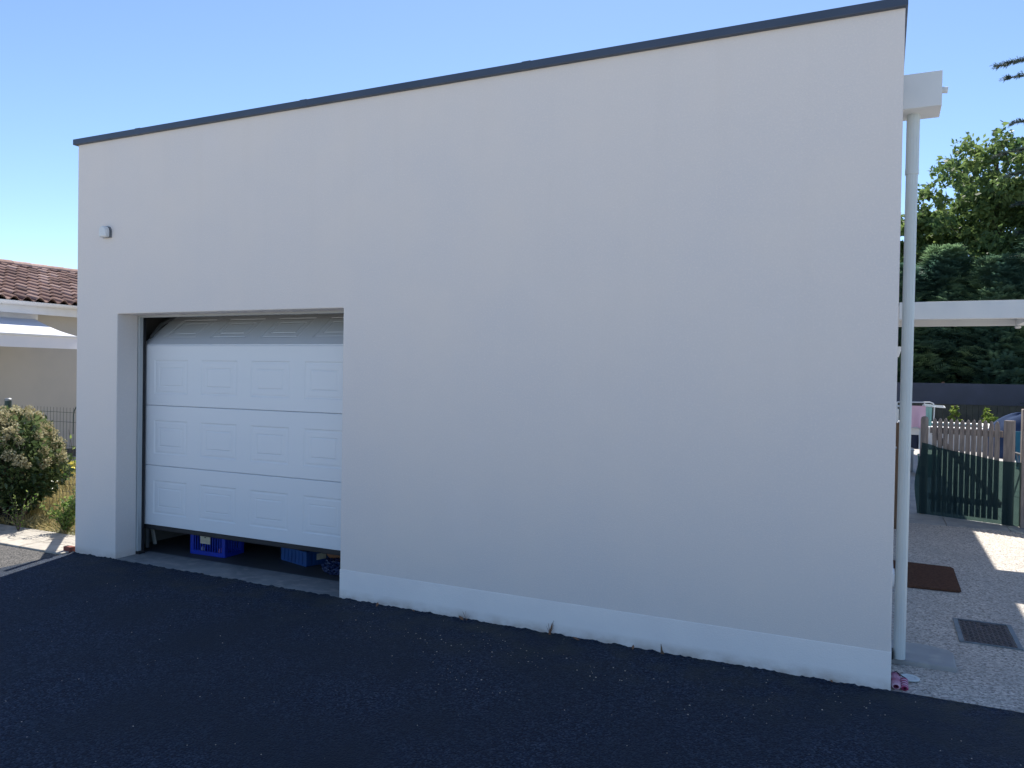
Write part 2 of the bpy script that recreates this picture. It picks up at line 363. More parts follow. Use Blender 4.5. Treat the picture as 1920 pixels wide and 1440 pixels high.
# inner lining, darker than the outside
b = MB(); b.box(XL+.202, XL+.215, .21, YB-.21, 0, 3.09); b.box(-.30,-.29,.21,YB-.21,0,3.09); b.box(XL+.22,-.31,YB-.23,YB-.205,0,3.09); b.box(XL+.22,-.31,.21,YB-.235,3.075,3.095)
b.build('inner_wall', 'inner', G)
b = MB(); b.box(OR, .003, -.003, .1, -.02, .203); b.box(.0005, .003, .1, YB, -.02, .203)
b.build('plinth', 'plinth', G, bevel=.003)
# coping with joint straps
b = MB()
cz0, cz1 = 3.486, 3.534; ov = .03
orr = .012; b.box(XL-ov, orr, -ov, .23, cz0, cz1); b.box(-.23, orr, .2301, YB+ov, cz0, cz1); b.box(XL-ov, XL+.23, .2301, YB+ov, cz0, cz1); b.box(XL+.2301,-.2301, YB-.23, YB+ov, cz0, cz1)
b.build('coping', 'coping', G, bevel=.004)
for x in (-5.55, -2.1, -3.85):
    b = MB(); b.box(x-.03, x+.03, -ov-.0012, .2325, cz0-.0005, cz1+.0015); b.build('coping_joint', 'coping', G, bevel=.001)
b = MB(); b.box(XL+.21, -.21, .21, YB-.21, 3.252, 3.27); b.build('roof', 'sunlit_asphalt', G)
# sill and inner floor
b = MB(); b.box(OL-.0, OR, -.004, .33, -.04, .006); b.build('sill', 'sill', G, bevel=.004)
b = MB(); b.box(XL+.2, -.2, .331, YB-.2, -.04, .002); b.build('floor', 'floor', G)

# sectional door
D = MB(); D.box(OL-.05, OL+.017, .202, .24, 0.03, OT+.03); D.box(OR-.022, OR+.05, .202, .24, .03, OT+.03); D.box(OL+.017, OR-.022, .202,.24, OT-.016, OT+.03)
MT['doorframe'] = mat('door_frame_paint', (.46,.49,.50), .5, var=(.42,.45,.46), scale=4)
door = D.build('garage_door', 'doorframe', G, bevel=.003)
b = MB(); b.box(OL-.05, OL+.020, .242, .265, .031, OT+.02); b.build('edge_seal', 'blackrubber', door)
b = MB(); b.box(OR-.05, OR-.0, .242, .265, .031, OT+.02); b.build('edge_seal', 'blackrubber', door)
b = MB(); b.box(OL-.03, OL+.035, .2, .262, 0.006, .029); b.build('frame_foot', 'blackrubber', door)

DX0, DX1 = -5.86, -3.44; YD = .28
def section(zlen):
    """one embossed leaf, local: x along door, z up from 0, front face y=0"""
    b = MB(); ch = .012
    xsec = [(-5.697,-5.303),(-5.157,-4.755),(-4.610,-4.215),(-4.072,-3.690)]
    cuts = [DX0, -5.23, -4.6825, -4.1435, DX1]
    zo0, zo1 = .100, .388
    b.add([(DX0,0,zlen-.006),(DX1,0,zlen-.006),(DX1,.004,zlen),(DX0,.004,zlen)], [(0,1,2,3)])
    b.add([(DX0,.004,0),(DX1,.004,0),(DX1,0,.003),(DX0,0,.003)], [(0,1,2,3)])
    for i, (a0, a1) in enumerate(xsec):
        rings = [(cuts[i], cuts[i+1], .003, zlen-.006, 0), (a0, a1, zo0, zo1, 0), (a0+.012, a1-.012, zo0+.009, zo1-.009, .0048),
                 (a0+.018, a1-.018, zo0+.014, zo1-.014, .0048), (a0+.034, a1-.034, zo0+.024, zo1-.024, .002), (a0+.058, a1-.058, zo0+.062, zo1-.062, .002),
                 (a0+.066, a1-.066, zo0+.067, zo1-.067, .0042), (a0+.080, a1-.080, zo0+.077, zo1-.077, .001)]
        vs = []
        for x0, x1, z0, z1, y in rings: vs += [(x0,y,z0),(x1,y,z0),(x1,y,z1),(x0,y,z1)]
        fs = []
        for r in range(len(rings)-1):
            for k_ in range(4): fs.append((r*4+k_, r*4+(k_+1)%4, r*4+4+(k_+1)%4, r*4+4+k_))
        q = (len(rings)-1)*4; fs.append((q,q+1,q+2,q+3))
        b.add(vs, fs)
    b.box(DX0, DX1, .0041, .045, 0.0, zlen)   # insulated core behind the skin
    b.add([(DX0,0,.003),(DX0,.0041,0),(DX0,.0041,zlen),(DX0,0,zlen-.006)], [(0,1,2,3)])
    return b
for z0 in (.252, .766, 1.280):
    s = section(.511).build('door_panel', 'white', door); s.location = (0, YD, z0); s.matrix_parent_inverse = Matrix()
    s.location = Vector((0, YD, z0)) - Vector((XL/2, 0, 0)) if False else (0, YD, z0)
s = section(.511).build('door_panel', 'white', door)
s.location = (0, YD+.006, 1.797); s.rotation_euler = (-math.atan2(.80, .60), 0, 0)
s['label'] = 'top door panel leaning back into the dark garage'
b = MB(); b.box(DX0, DX1, YD+.004, YD+.040, .212, .250); b.build('bottom_seal', 'blackrubber', door, bevel=.006)
for x in (OL-.045, OR+.045):
    pts = [(x, YD+.07, .03), (x, YD+.07, 1.75), (x, YD+.10, 1.88), (x, YD+.19, 1.98), (x, YD+.34, 2.06), (x, YD+.5, 2.09), (x, 3.0, 2.1)]
    b = MB(); b.tube(pts, .016, 6); b.build('guide_rail', 'galv', door)
b = MB(); b.tube([(OL-.04,.42,1.99),(OR+.04,.42,1.99+.12)], .001, 4); 
# wall sensor near the top left
b = MB()
prof = [(-.048,0),(.048,0),(.048,.052)] + [(.048*cos(a_), .052+.044*sin(a_)) for a_ in [pi*q/12 for q in range(1,12)]] + [(-.048,.052)]
Mx = Matrix(((1,0,0,-5.927),(0,0,-1,0),(0,1,0,2.676),(0,0,0,1)))
b.prism([(x,z) for x,z in prof], .0, .012, Mx)
sn = b.build('wall_sensor', 'galv', G)
b = MB(); b.prism([(x*.92, z*.98) for x, z in prof], .0125, .058, Mx); b.build('sensor_cover', 'whiteplastic', sn, bevel=.014, seg=5)

# rainwater hopper and downpipe on the side wall
b = MB(); b.box(.003, .190, .33, .55, 3.075, 3.262); hop = b.build('rainwater_hopper', 'whiteplastic', G, bevel=.003)
b = MB(); b.tube([(.18,.42,3.185),(.222,.42,3.180)], .017, 14); b.build('overflow_spout', 'whiteplastic', hop)
def fluted(r, z0, z1, cx, cy):
    b = MB(); n = 120; vs = []
    for z in (z0, z1):
        cx = .0485 + .0095*z/3.0
        for k_ in range(n):
            a_ = 2*pi*k_/n
            rr = r*(1 - .045*(1 if (k_ % 10) in (0, 1) else 0))
            vs.append((cx+rr*cos(a_), cy+rr*sin(a_), z))
    b.add(vs, [(k_, (k_+1)%n, n+(k_+1)%n, n+k_) for k_ in range(n)] + [tuple(range(n))[::-1], tuple(range(n, 2*n))]); return b
dp = fluted(.0335, 2.76, 3.076, .058, .455).build('downpipe', 'pipe', G)
fluted(.0305, .034, 2.7601, .058, .455).build('lower_pipe', 'pipe', dp)
b = MB(); b.lathe([(.0342,2.744),(.0350,2.746),(.0350,2.772),(.0342,2.774)], (.0572,.455,0), 40); b.build('pipe_collar', 'pipe', dp)
b = MB(); b.box(.003,.018,.42,.49,.031,.075); b.build('pipe_bracket', 'blackrubber', dp)
# concrete foot slab of the downpipe
b = MB(); b.prism([(.004,.445),(.33,.452),(.335,.70),(.315,.755),(.20,.80),(.004,.80)], -.02, .030)
tag(b.build('concrete_slab', 'concrete', bevel=.008), 'grey concrete slab under the foot of the downpipe', 'slab')
# side door: frame edges, threshold blocks; wall lamp; small box
b = MB(); b.box(.003,.05,3.38,3.50,0,2.15); b.box(.003,.05,2.28,2.40,0,2.15); b.box(.003,.05,2.40,3.38,2.05,2.15)
sdr = MB(); sdr.box(.002,.02,2.4,3.38,.12,2.05); sd_o = sdr.build('side_door', 'whiteplastic', G, bevel=.003)
b = MB(); b.box(.003,.046,2.22,2.42,.004,.11); b.box(.003,.046,3.36,3.52,.004,.11); b.box(.003,.040,2.42,3.36,.004,.09); b.build('door_sill', 'plinth', sd_o, bevel=.004)
b = MB(); b.tube([(.022,3.3,1.0),(.05,3.3,1.0),(.05,3.18,1.0)], .007, 8); b.build('handle', 'galv', sd_o)
b = MB(); b.lathe([(.016,-.05),(.045,.04),(.048,.05),(.04,.05)], (.05,4.0,1.87), 20)
b.box(.0005,.02,3.97,4.03,1.82,1.88); b.build('wall_lamp', 'whiteplastic', G)
b = MB(); b.box(.0005,.052,3.93,4.0,2.96,3.06); b.build('junction_box', 'whiteplastic', G, bevel=.004)
b = MB(); b.box(.0005,.085,4.45,4.6,1.17,1.30); b.build('socket_box', 'whiteplastic', G, bevel=.004)

# ---------------------------------------------------------------- contents of the garage seen under the door
def crate(name, label, w, d, h, m, loc, rz, bars=True, group=None):
    t = thing(name, label, 'crate', loc); t.rotation_euler = (0,0,rz)
    b = MB(); th = .008
    b.box(0,w,0,d,0,.008)
    for x0, x1, y0, y1 in ((0,w,0,th),(0,w,d-th,d),(0,th,th,d-th),(w-th,w,th,d-th)):
        b.box(x0,x1,y0,y1,.008,.035); b.box(x0,x1,y0,y1,h-.035,h)
        if bars:
            L_ = max(x1-x0, y1-y0); n = int(L_/.026)
            for i in range(n+1):
                c = i*L_/n
                if x1-x0 > y1-y0: b.box(x0+max(0,c-.004), x0+min(L_,c+.004), y0, y1, .035, h-.035)
                else: b.box(x0, x1, y0+max(0,c-.004), y0+min(L_,c+.004), .035, h-.035)
            b.box(x0,x1,y0+.001,y1-.001,h*.5-.008,h*.5+.008) if False else None
        else:
            b.box(x0+.001,x1-.001,y0+.001,y1-.001,.035,h-.035)
            L_ = max(x1-x0, y1-y0)
            for i in range(1, 7):
                c = i*L_/7
                if x1-x0 > y1-y0: b.box(x0+c-.004, x0+c+.004, y0-.004, y1+.004, .01, h-.01)
                else: b.box(x0-.004, x1+.004, y0+c-.004, y0+c+.004, .01, h-.01)
    o = b.build('body', m); o.parent = t
    for x in (-.003, w-.037):
        for y in (-.003, d-.037):
            b = MB(); b.box(x, x+.04, y, y+.04, 0, h+.004); o = b.build('corner_post', m, bevel=.006); o.parent = t
    return t
c1 = crate('plastic_crate', 'bright blue slatted plastic crate with a pale card on its front, under the garage door', .385, .225, .30, 'blue', (-5.44,.452,.003), R(2))
b = MB(); b.box(.118,.228,-.007,-.0045,.100,.168); o = b.build('label_card', 'card'); o.parent = c1
b = MB(); b.box(.165,.18,-.0085,-.0072,.150,.158); o2 = b.build('print', 'blackrubber'); o2.parent = o
for x, c_ in ((.10,'whiteplastic'),(.30,'towel')):
    b = MB(); b.lathe([(.012,0),(.016,.03),(.012,.05),(.006,.06)], (0,0,0), 10)
    o = b.build('small_bottle', c_, smooth=True); o.location = (-5.44+x, .50, .013)
    tag(o, 'small pale bottle behind the left slats of the blue crate' if x < .2 else 'small pinkish bottle behind the right slats of the blue crate', 'bottle')
c2 = crate('plastic_tray', 'low petrol-blue plastic tray crate with cardboard inside, right of the bright blue crate', .36, .26, .118, 'petrol', (-4.612,.655,.003), R(-15.5), bars=False)
b = MB(); b.box(.362,.3645,.10,.19,.04,.09); o = b.build('label_card', 'card'); o.parent = c2
b = MB(); Mt = Matrix.Translation((-4.40,.70,.05)) @ Matrix.Rotation(R(-15),4,'Z') @ Matrix.Rotation(R(-35),4,'Y')
b.box(-.02,.02,-.08,.08,0,.09,Mt); b.box(.03,.035,-.08,.08,.0,.11,Mt)
tag(b.build('cardboard_flap', 'cardboard'), 'folded orange-brown cardboard standing in the petrol-blue tray', 'cardboard')
b = MB(); Mt = Matrix.Translation((-4.07,.66,.075)) @ Matrix.Rotation(R(12),4,'Z')
b.add([Mt @ Vector(v) for v in ((-.12,0,.16),(.22,0,.17),(.25,.01,-.02),(.02,-.03,-.02),(-.05,-.01,.02),
      (-.12,.006,.16),(.22,.006,.17),(.25,.016,-.02),(.02,-.024,-.02),(-.05,-.004,.02))],
      [(0,4,3,2,1),(5,6,7,8,9),(0,1,6,5),(1,2,7,6),(2,3,8,7),(3,4,9,8),(4,0,5,9)])
tag(b.build('cardboard_sheet', 'cardboard'), 'brown cardboard sheet leaning behind the dark blue bag', 'cardboard')
# crumpled dark bag
bm = bmesh.new(); bmesh.ops.create_icosphere(bm, subdivisions=5, radius=1)
for v in bm.verts:
    d = v.co.copy(); n1 = noise.noise(d*2.2+Vector((3,1,7))); n2 = abs(noise.noise(d*6+Vector((1,9,2)))); n3 = abs(noise.noise(d*13))
    r_ = 1 + .28*n1 - .28*n2 - .10*n3
    v.co = Vector((d.x*.155*r_, d.y*.12*r_, max(-.052, d.z*.072*r_)+.055))
me = bpy.data.meshes.new('bin_bag'); bm.to_mesh(me); bm.free(); me.materials.append(MT['bag'])
o = bpy.data.objects.new('bin_bag', me); col.objects.link(o); o.location = (-3.90,.52,.002)
tag(o, 'crumpled dark blue plastic bag on the garage floor beside the right door reveal', 'bag')
# planks leaning inside at the left
b = MB(); Mt = Matrix.Translation((-6.00,.56,.0)) @ Matrix.Rotation(R(-16),4,'Y'); b.box(-.012,.012,-.01,.01,.0,1.2,Mt)
tag(b.build('leaning_batten', 'whiteplastic'), 'thin pale batten leaning inside the left end of the garage', 'batten')
b = MB(); b.box(-5.35,-5.325,1.5,1.53,0,1.2)
tag(b.build('wooden_batten', 'darkwood'), 'brown upright batten in the dark just left of the blue crate', 'batten')

# ---------------------------------------------------------------- terrace objects
b = MB(); b.prism([(.03,2.27),(.485,2.30),(.50,2.33),(.503,3.09),(.485,3.13),(.03,3.16)], .004, .022)
tag(b.build('doormat', 'coir', bevel=.006), 'brown coir doormat on the pebbled terrace by the side door', 'doormat')
t = thing('manhole_cover', 'square rusty brown manhole cover with steel rim set in the terrace', 'manhole cover', (.55,1.3,0))
b = MB(); mx0,mx1,my0,my1 = .388,.722,1.04,1.55
b.box(mx0,mx0+.028,my0,my1,-.02,.012); b.box(mx1-.028,mx1,my0,my1,-.02,.012); b.box(mx0+.028,mx1-.028,my0,my0+.01,-.02,.012); b.box(mx0+.028,mx1-.028,my1-.01,my1,-.02,.012)
b.build('rim', 'steelframe', t, bevel=.002)
b = MB(); b.box(mx0+.032,mx1-.032,my0+.014,my1-.014,-.02,.007)
for i in range(9):
    for j in range(15):
        cx, cy = mx0+.05+i*.0285, my0+.035+j*.031; a_ = R(45) if (i+j)%2 else R(-45)
        Mt = Matrix.Translation((cx,cy,.007)) @ Matrix.Rotation(a_,4,'Z'); b.box(-.0115,.0115,-.003,.003,0,.003,Mt)
lid = b.build('lid', 'iron', t)
b = MB(); b.box(.54,.575,1.46,1.475,.0072,.0115); b.build('lifting_slot', 'blackrubber', lid)
# pink striped pads and white lid
t = thing('striped_pad', 'two small pink and white ribbed pads strapped together at the foot of the wall corner', 'pad', (.03,.1,0))
for x, y0, y1, s_ in ((.028,.025,.215,.022),(.068,.03,.165,.017)):
    b = MB(); n = 22; 
    prf = []
    for i in range(n*6+1):
        f_ = i/(n*6); y = y0+(y1-y0)*f_; r_ = s_*(1+.10*cos(2*pi*f_*n*.6))*(min(1, .5+f_*20, .5+(1-f_)*20))
        prf.append((y, r_))
    vs = []; m_ = 14
    for y, r_ in prf:
        for k_ in range(m_): vs.append((x+r_*cos(2*pi*k_/m_), y, .004+s_*.8+r_*.8*sin(2*pi*k_/m_)))
    b.add(vs, [(i*m_+k_, i*m_+(k_+1)%m_, (i+1)*m_+(k_+1)%m_, (i+1)*m_+k_) for i in range(len(prf)-1) for k_ in range(m_)] + [tuple(range(m_)), tuple(range(len(vs)-m_, len(vs)))])
    b.build('pad', 'pinkstripe', t, smooth=True)
b = MB(); b.tube([(.008,.20,.03),(.03,.19,.045),(.055,.165,.035),(.075,.15,.03)], .003, 6); b.tube([(.05,.17,.04),(.045,.14,.044)], .0025, 6); b.build('strap', 'blackrubber', t)
b = MB(); b.lathe([(.048,0),(.050,.006),(.046,.009),(.030,.008),(.028,.004),(.0,.004)], (.095,.225,.006), 32)
tag(b.build('jar_lid', 'pipe', smooth=False), 'round pale lid lying on the gravel beside the pink striped pads', 'lid')

# ---------------------------------------------------------------- canopy behind (patio cover)
t = thing('patio_canopy', 'white patio canopy with deep front beam fixed to the side of the garage', 'canopy', (2,4.4,0))
b = MB(); b.box(.06, 3.2, 3.90, 3.96, 2.175, 2.34); b.build('front_beam', 'whiteplastic', t, bevel=.003)
b = MB(); b.box(.06, 1.13, 4.83, 4.88, 2.165, 2.30); b.box(1.25, 3.2, 4.83, 4.88, 2.165, 2.30); b.build('rear_beam', 'whiteplastic', t, bevel=.003)
b = MB(); b.box(1.13, 1.25, 3.961, 4.90, 2.165, 2.30); sb = b.build('side_beam', 'whiteplastic', t, bevel=.004)
b = MB(); b.lathe([(.02,.0),(.028,.008),(.028,.02),(.022,.03)], (1.15,4.86,2.136), 16); b.build('bolt_cap', 'whiteplastic', sb, smooth=True)
b = MB(); b.box(.06, 3.2, 3.9601, 4.90, 2.3005, 2.325); b.build('roof_panel', 'gutter', t)
for x, y in ((3.12,3.97),(3.12,4.76)):
    b = MB(); b.box(x, x+.07, y, y+.07, 0, 2.3); b.build('post', 'whiteplastic', t, bevel=.003)

# ---------------------------------------------------------------- picket gate, posts, net
P0 = Vector((.42,6.07,0)); P1 = Vector((1.175,5.76,0)); u_ = (P1-P0).normalized(); nrm = Vector((u_.y,-u_.x,0))
Mg = Matrix((( u_.x, -u_.y, 0, P0.x),(u_.y, u_.x, 0, P0.y),(0,0,1,0),(0,0,0,1)))
t = thing('picket_gate', 'weathered grey picket gate with round-topped pales behind dark green netting', 'gate', P0)
Lg = (P1-P0).length
def picket(b, x, w, h, z0=.06, th=.016, M=None, y=0):
    pts = [(x-w/2, z0), (x+w/2, z0), (x+w/2, h-.06), (x+w*.42, h-.035), (x+w*.25, h-.01), (x, h), (x-w*.25, h-.01), (x-w*.42, h-.035), (x-w/2, h-.06)]
    Mm = (M or Matrix()) @ Matrix(((1,0,0,0),(0,0,-1,y),(0,1,0,0),(0,0,0,1)))
    b.prism(pts, 0, th, Mm)
for i in range(12):
    b = MB(); x = .085 + i*(Lg-.14)/11.4
    picket(b, x, .046+.004*sin(i*3.1), 1.155+.004*sin(i*7.3), .05, .014, Mg, 0.0)
    b.build('picket', 'wood', t)
for z in (1.01, .22):
    b = MB(); b.box(.03, Lg-.03, .001, .028, z-.035, z+.035, Mg); b.build('rail', 'wood', t)
b = MB()
Mb = Mg @ Matrix.Translation((.06,.03,.98)) @ Matrix.Rotation(math.atan2(.75, Lg-.12),4,'Y'); b.box(0, 1.05, .0, .022, -.03, .03, Mb); b.build('brace', 'wood', t)
for x, lab in ((-.035,'rounded grey gate post at the hinge end of the picket gate'),(Lg+.035,'square grey post at the latch end of the picket gate, with bright top')):
    c_ = Mg @ Vector((x, .01, 0)); b = MB()
    if x < 0: b.lathe([(.042,0),(.042,1.13),(.034,1.16),(.015,1.17)], (c_.x,c_.y,0), 16)
    else: b.box(x-.045, x+.045, -.03, .06, 0, 1.165, Mg)
    tag(b.build('fence_post', 'wood'), lab, 'post')
# big post right and fence continuing out of frame
q = Vector((1.40,5.68,0)); b = MB(); b.box(1.315,1.46,5.62,5.74,0,1.30)
tag(b.build('fence_post', 'wood', bevel=.006), 'tall thick square wooden post at the right edge beside the teal chair', 'post')
t = thing('picket_fence', 'weathered picket fence running on beyond the thick post', 'fence', (1.5,5.68,0))
for i in range(26):
    b = MB(); picket(b, 1.52+i*.078, .045, 1.16, .05, .014, Matrix.Translation((0,5.66,0)), 0); b.build('picket', 'wood', t)
for z in (1.0,.22):
    b = MB(); b.box(1.46,3.6,5.662,5.69,z-.035,z+.035); b.build('rail', 'wood', t)
b = MB(); b.box(.055,.105,4.86,4.97,0,1.14)
tag(b.build('wooden_board', 'darkwood', bevel=.004), 'narrow brown board standing against the side wall behind the downpipe', 'board')
# netting, draped over the front of the gate: folds, sagging upper edge
b = MB(); nu, nv = 110, 26; vs = []
for j in range(nv+1):
    for i in range(nu+1):
        s_ = i/nu; x = -.02 + s_*1.75*Lg
        zt = 1.0 - .075*s_ - .10*min(1, s_*2.0)**2 - .02*sin(s_*9)
        zt = .86 - .035*min(1,s_/.12) - .11*min(1,max(0,(s_-.06)/.5))
        f_ = j/nv; z = zt + (.012 - zt)*f_
        fold = (.012*sin(x*47) + .010*sin(x*83+1) + .008*noise.noise(Vector((x*20, z*3, 0))))*(.35+.65*f_)
        if s_ < .06: x -= (.02 + .05*sin(f_*pi*.9)**2 + .03*f_)*(1 - s_/.06)
        y = -.022 - .02*f_ + fold*.8 - .02*sin(f_*pi)
        if s_ > .55: y -= .0
        vs.append(Mg @ Vector((x, min(y, -.048), z)))
b.add(vs, [(j*(nu+1)+i, j*(nu+1)+i+1, (j+1)*(nu+1)+i+1, (j+1)*(nu+1)+i) for j in range(nv) for i in range(nu)])
tag(b.build('shade_net', 'net', smooth=True), 'dark green see-through shade netting draped low across the picket gate', 'netting')

# ---------------------------------------------------------------- drying rack and washing
t = thing('drying_rack', 'white tubular clothes airer on castors behind the picket gate', 'clothes airer', (.45,10.3,0))
def ra(pts, r=.009, name='frame', m='whiteplastic'):
    b = MB(); b.tube(pts, r, 8); return b.build(name, m, t)
x0, x1, ya, yb = .15, .56, 10.15, 10.75
for x in (x0, x1):
    ra([(x,ya,.05),(x,ya,1.22)]); ra([(x,yb,.05),(x,yb,1.18)]); ra([(x,ya,.14),(x,yb,.14)])
ra([(.06,10.2,1.12),(.09,10.2,1.19),(.16,10.2,1.225),(.64,10.2,1.235),(.69,10.2,1.215),(.705,10.2,1.16),(.695,10.2,.86)], .010)
for z in (.46,.80,1.15):
    sh = ra([(x0,ya,z),(x1,ya,z),(x1,yb,z),(x0,yb,z),(x0,ya,z)], .008, 'shelf')
    for i in range(1,8):
        y = ya+(yb-ya)*i/8; b = MB(); b.tube([(x0,y,z),(x1+.0,y,z)], .004, 6); b.build('rod', 'whiteplastic', sh)
w_ = ra([(x1,ya,1.17),(.86,ya,1.155),(.86,ya+.35,1.17),(x1,ya+.35,1.19)], .008, 'side_wing')
for i in range(1,4):
    b = MB(); b.tube([(x1,ya+.09*i,1.18),(.85,ya+.09*i,1.165)], .004, 6); b.build('rod', 'whiteplastic', w_)
for x, y in ((x0,ya),(x1,ya),(x0,yb),(x1,yb)):
    b = MB(); b.lathe([(.028,-.01),(.03,-.006),(.03,.006),(.028,.01)], (x,y,.031), 14, Matrix.Rotation(R(90),4,'X')); b.build('castor', 'blackrubber', t)
def cloth(name, x0, x1, y, ztop, zl, zr, m, label, cat, seed, fold=.02, depth=.06):
    b = MB(); nu, nv = 26, 14; vs = []
    for side in (0, 1):
        for j in range(nv+1):
            for i in range(nu+1):
                s_ = i/nu; f_ = j/nv; x = x0+(x1-x0)*s_; zb = zl+(zr-zl)*s_ + .012*sin(s_*11+seed)
                z = ztop + (zb-ztop)*f_*(1 if side == 0 else .8); yy = y + (-.012-depth*.3*f_ if side == 0 else .02+depth*.5*f_)
                yy += fold*f_*sin(s_*13+seed)*(1 if side == 0 else .6); x += .01*f_*sin(s_*7+seed)
                vs.append((x, yy, z))
    o = (nu+1)*(nv+1)
    fs = [(k_*o+j*(nu+1)+i, k_*o+j*(nu+1)+i+1, k_*o+(j+1)*(nu+1)+i+1, k_*o+(j+1)*(nu+1)+i) for k_ in (0,1) for j in range(nv) for i in range(nu)]
    fs += [(i, i+1, o+i+1, o+i) for i in range(nu)]
    b.add(vs, fs); tag(b.build(name, m, smooth=True), label, cat)
cloth('pink_towel', .20, .575, 10.13, 1.175, .80, .82, 'towel', 'pink towel hanging from the top of the clothes airer', 'towel', 1)
cloth('mint_garment', .575, .675, 10.22, 1.165, .80, .86, 'mint', 'mint green garment hanging beside the pink towel', 'clothing', 3, .01)
cloth('grey_garment', .49, .60, 10.13, .80, .47, .42, 'greycloth', 'pale grey garment hanging from the middle shelf of the airer', 'clothing', 5, .01)
cloth('navy_garment', .24, .48, 10.14, .69, .47, .47, 'darkcloth', 'navy blue garment hanging low on the middle of the airer', 'clothing', 8, .01)
cloth('red_cloth', .50, .58, 10.13, .45, .24, .20, 'towel', 'small pink cloth hanging from the lowest shelf of the airer', 'clothing', 9, .008)
b = MB(); b.box(.50,.80,10.35,10.75,.0,.30); b.box(.49,.81,10.34,10.76,.30,.33)
tag(b.build('storage_box', 'jogreen', bevel=.01), 'green lidded plastic box on the ground behind the clothes airer', 'box')

b = MB(); b.box(.10,.44,10.85,11.2,.0,.36); b.box(.09,.45,10.84,11.21,.36,.385)
tag(b.build('storage_box', 'greycloth', bevel=.01), 'grey lidded box on the ground behind the left side of the clothes airer', 'box')
# ---------------------------------------------------------------- yard behind the gate
def chair(loc, rz):
    t = thing('garden_chair', 'teal fabric garden chair seen between the two right-hand posts', 'chair', loc); t.rotation_euler = (0,0,rz)
    def add(b, n, m, **k): o = b.build(n, m, **k); o.parent = t
    b = MB(); b.box(-.25,.25,-.22,.24,.40,.43); add(b,'seat','teal', bevel=.01)
    b = MB(); Mt = Matrix.Translation((0,.24,.43)) @ Matrix.Rotation(R(-12),4,'X'); b.box(-.24,.24,0,.02,0,.50,Mt); add(b,'backrest','teal',bevel=.008)
    for x in (-.26,.26):
        b = MB(); b.tube([(x,-.25,0),(x,.15,.62)],.011,8); add(b,'leg','galv')
        b = MB(); b.tube([(x,.30,0),(x,-.20,.60)],.011,8); add(b,'leg','galv')
        b = MB(); b.box(x-.025,x+.025,-.24,.26,.61,.635); add(b,'armrest','blackrubber',bevel=.006)
    return t
chair((1.90,8.15,-.012), R(8))
t = thing('raised_pool', 'white-sided raised garden pool behind the picket gate', 'pool', (1.2,17,0))
b = MB(); b.box(.1,2.35,16.6,16.7,-.01,.46); b.box(.1,2.35,18.9,19.0,-.01,.46); b.box(.1,.2,16.7,18.9,-.01,.46); b.box(2.25,2.35,16.7,18.9,-.01,.46); b.build('side_wall', 'gutter', t)
b = MB(); b.box(.05,2.5,16.45,16.85,.461,.50); b.box(.05,2.5,18.75,19.15,.461,.50); b.box(.05,.3,16.85,18.75,.461,.50); b.box(2.15,2.5,16.85,18.75,.461,.50); b.build('rim', 'plinth', t, bevel=.01)
b = MB(); b.add([(.2,16.7,.40),(2.25,16.7,.40),(2.25,18.9,.40),(.2,18.9,.40)],[(0,1,2,3)]); b.build('water', mat('pool_water',(.05,.22,.28),.08,var=(.06,.26,.32),scale=2,bump=.3,bscale=4,bdist=.02), t)
b = MB(); n = 28; vs = []; rg = 10
for j in range(rg+1):
    f_ = j/rg*pi/2
    for k_ in range(n):
        a_ = 2*pi*k_/n; rr = 1+.06*sin(5*a_)+.05*noise.noise(Vector((cos(a_)*3, sin(a_)*3, f_)))
        vs.append((2.62+.68*cos(f_)*cos(a_)*rr, 15.2+.6*cos(f_)*sin(a_)*rr, max(0,.92*sin(f_)**.8*(1+.04*sin(3*a_)))))
b.add(vs, [(j*n+k_, j*n+(k_+1)%n, (j+1)*n+(k_+1)%n, (j+1)*n+k_) for j in range(rg) for k_ in range(n)])
tag(b.build('covered_heap', 'tarp', smooth=True), 'rounded heap under a blue tarpaulin behind the right gate post', 'tarpaulin')

# screen fence far behind
t = thing('screen_fence', 'dark fabric screen fence over low boards at the far end of the yard', 'fence', (2,22,0))
b = MB(); b.box(-6,14,22.0,22.02,.90,1.52); b.build('screen', 'screen', t)
b = MB()
for i in range(130): b.box(-6+i*.154,-6+i*.154+.148,22.03,22.05,0,.92+.012*sin(i*2.3))
b.build('boards', mat('dark_boards',(.055,.06,.05),.9,var=(.035,.04,.035),scale=5,bump=.3,bscale=30), t)
for i in range(9):
    b = MB(); b.box(-6+i*2.5,-5.92+i*2.5,22.06,22.14,0,1.56); b.build('post', 'darkwood', t)

# ---------------------------------------------------------------- foliage helpers
def leafquad(b, c, d, n_, L_, w, tone):
    """a pointed leaf of two triangles-ish: quad diamond along d with normal n_"""
    s_ = d.cross(n_)
    if s_.length < 1e-5: return
    s_.normalize(); b.add([c, c+d*L_*.45+s_*w*.5, c+d*L_, c+d*L_*.45-s_*w*.5], [(0,1,2,3)], tone)
def rv(): 
    while True:
        v = Vector((random.uniform(-1,1), random.uniform(-1,1), random.uniform(-1,1)))
        if .05 < v.length < 1: return v.normalized()
def trunkpart(parent, pts, rs, n=10, name='trunk', m='bark'):
    b = MB(); b.tube(pts, rs, n); o = b.build(name, m, smooth=True); o.parent = parent; return o

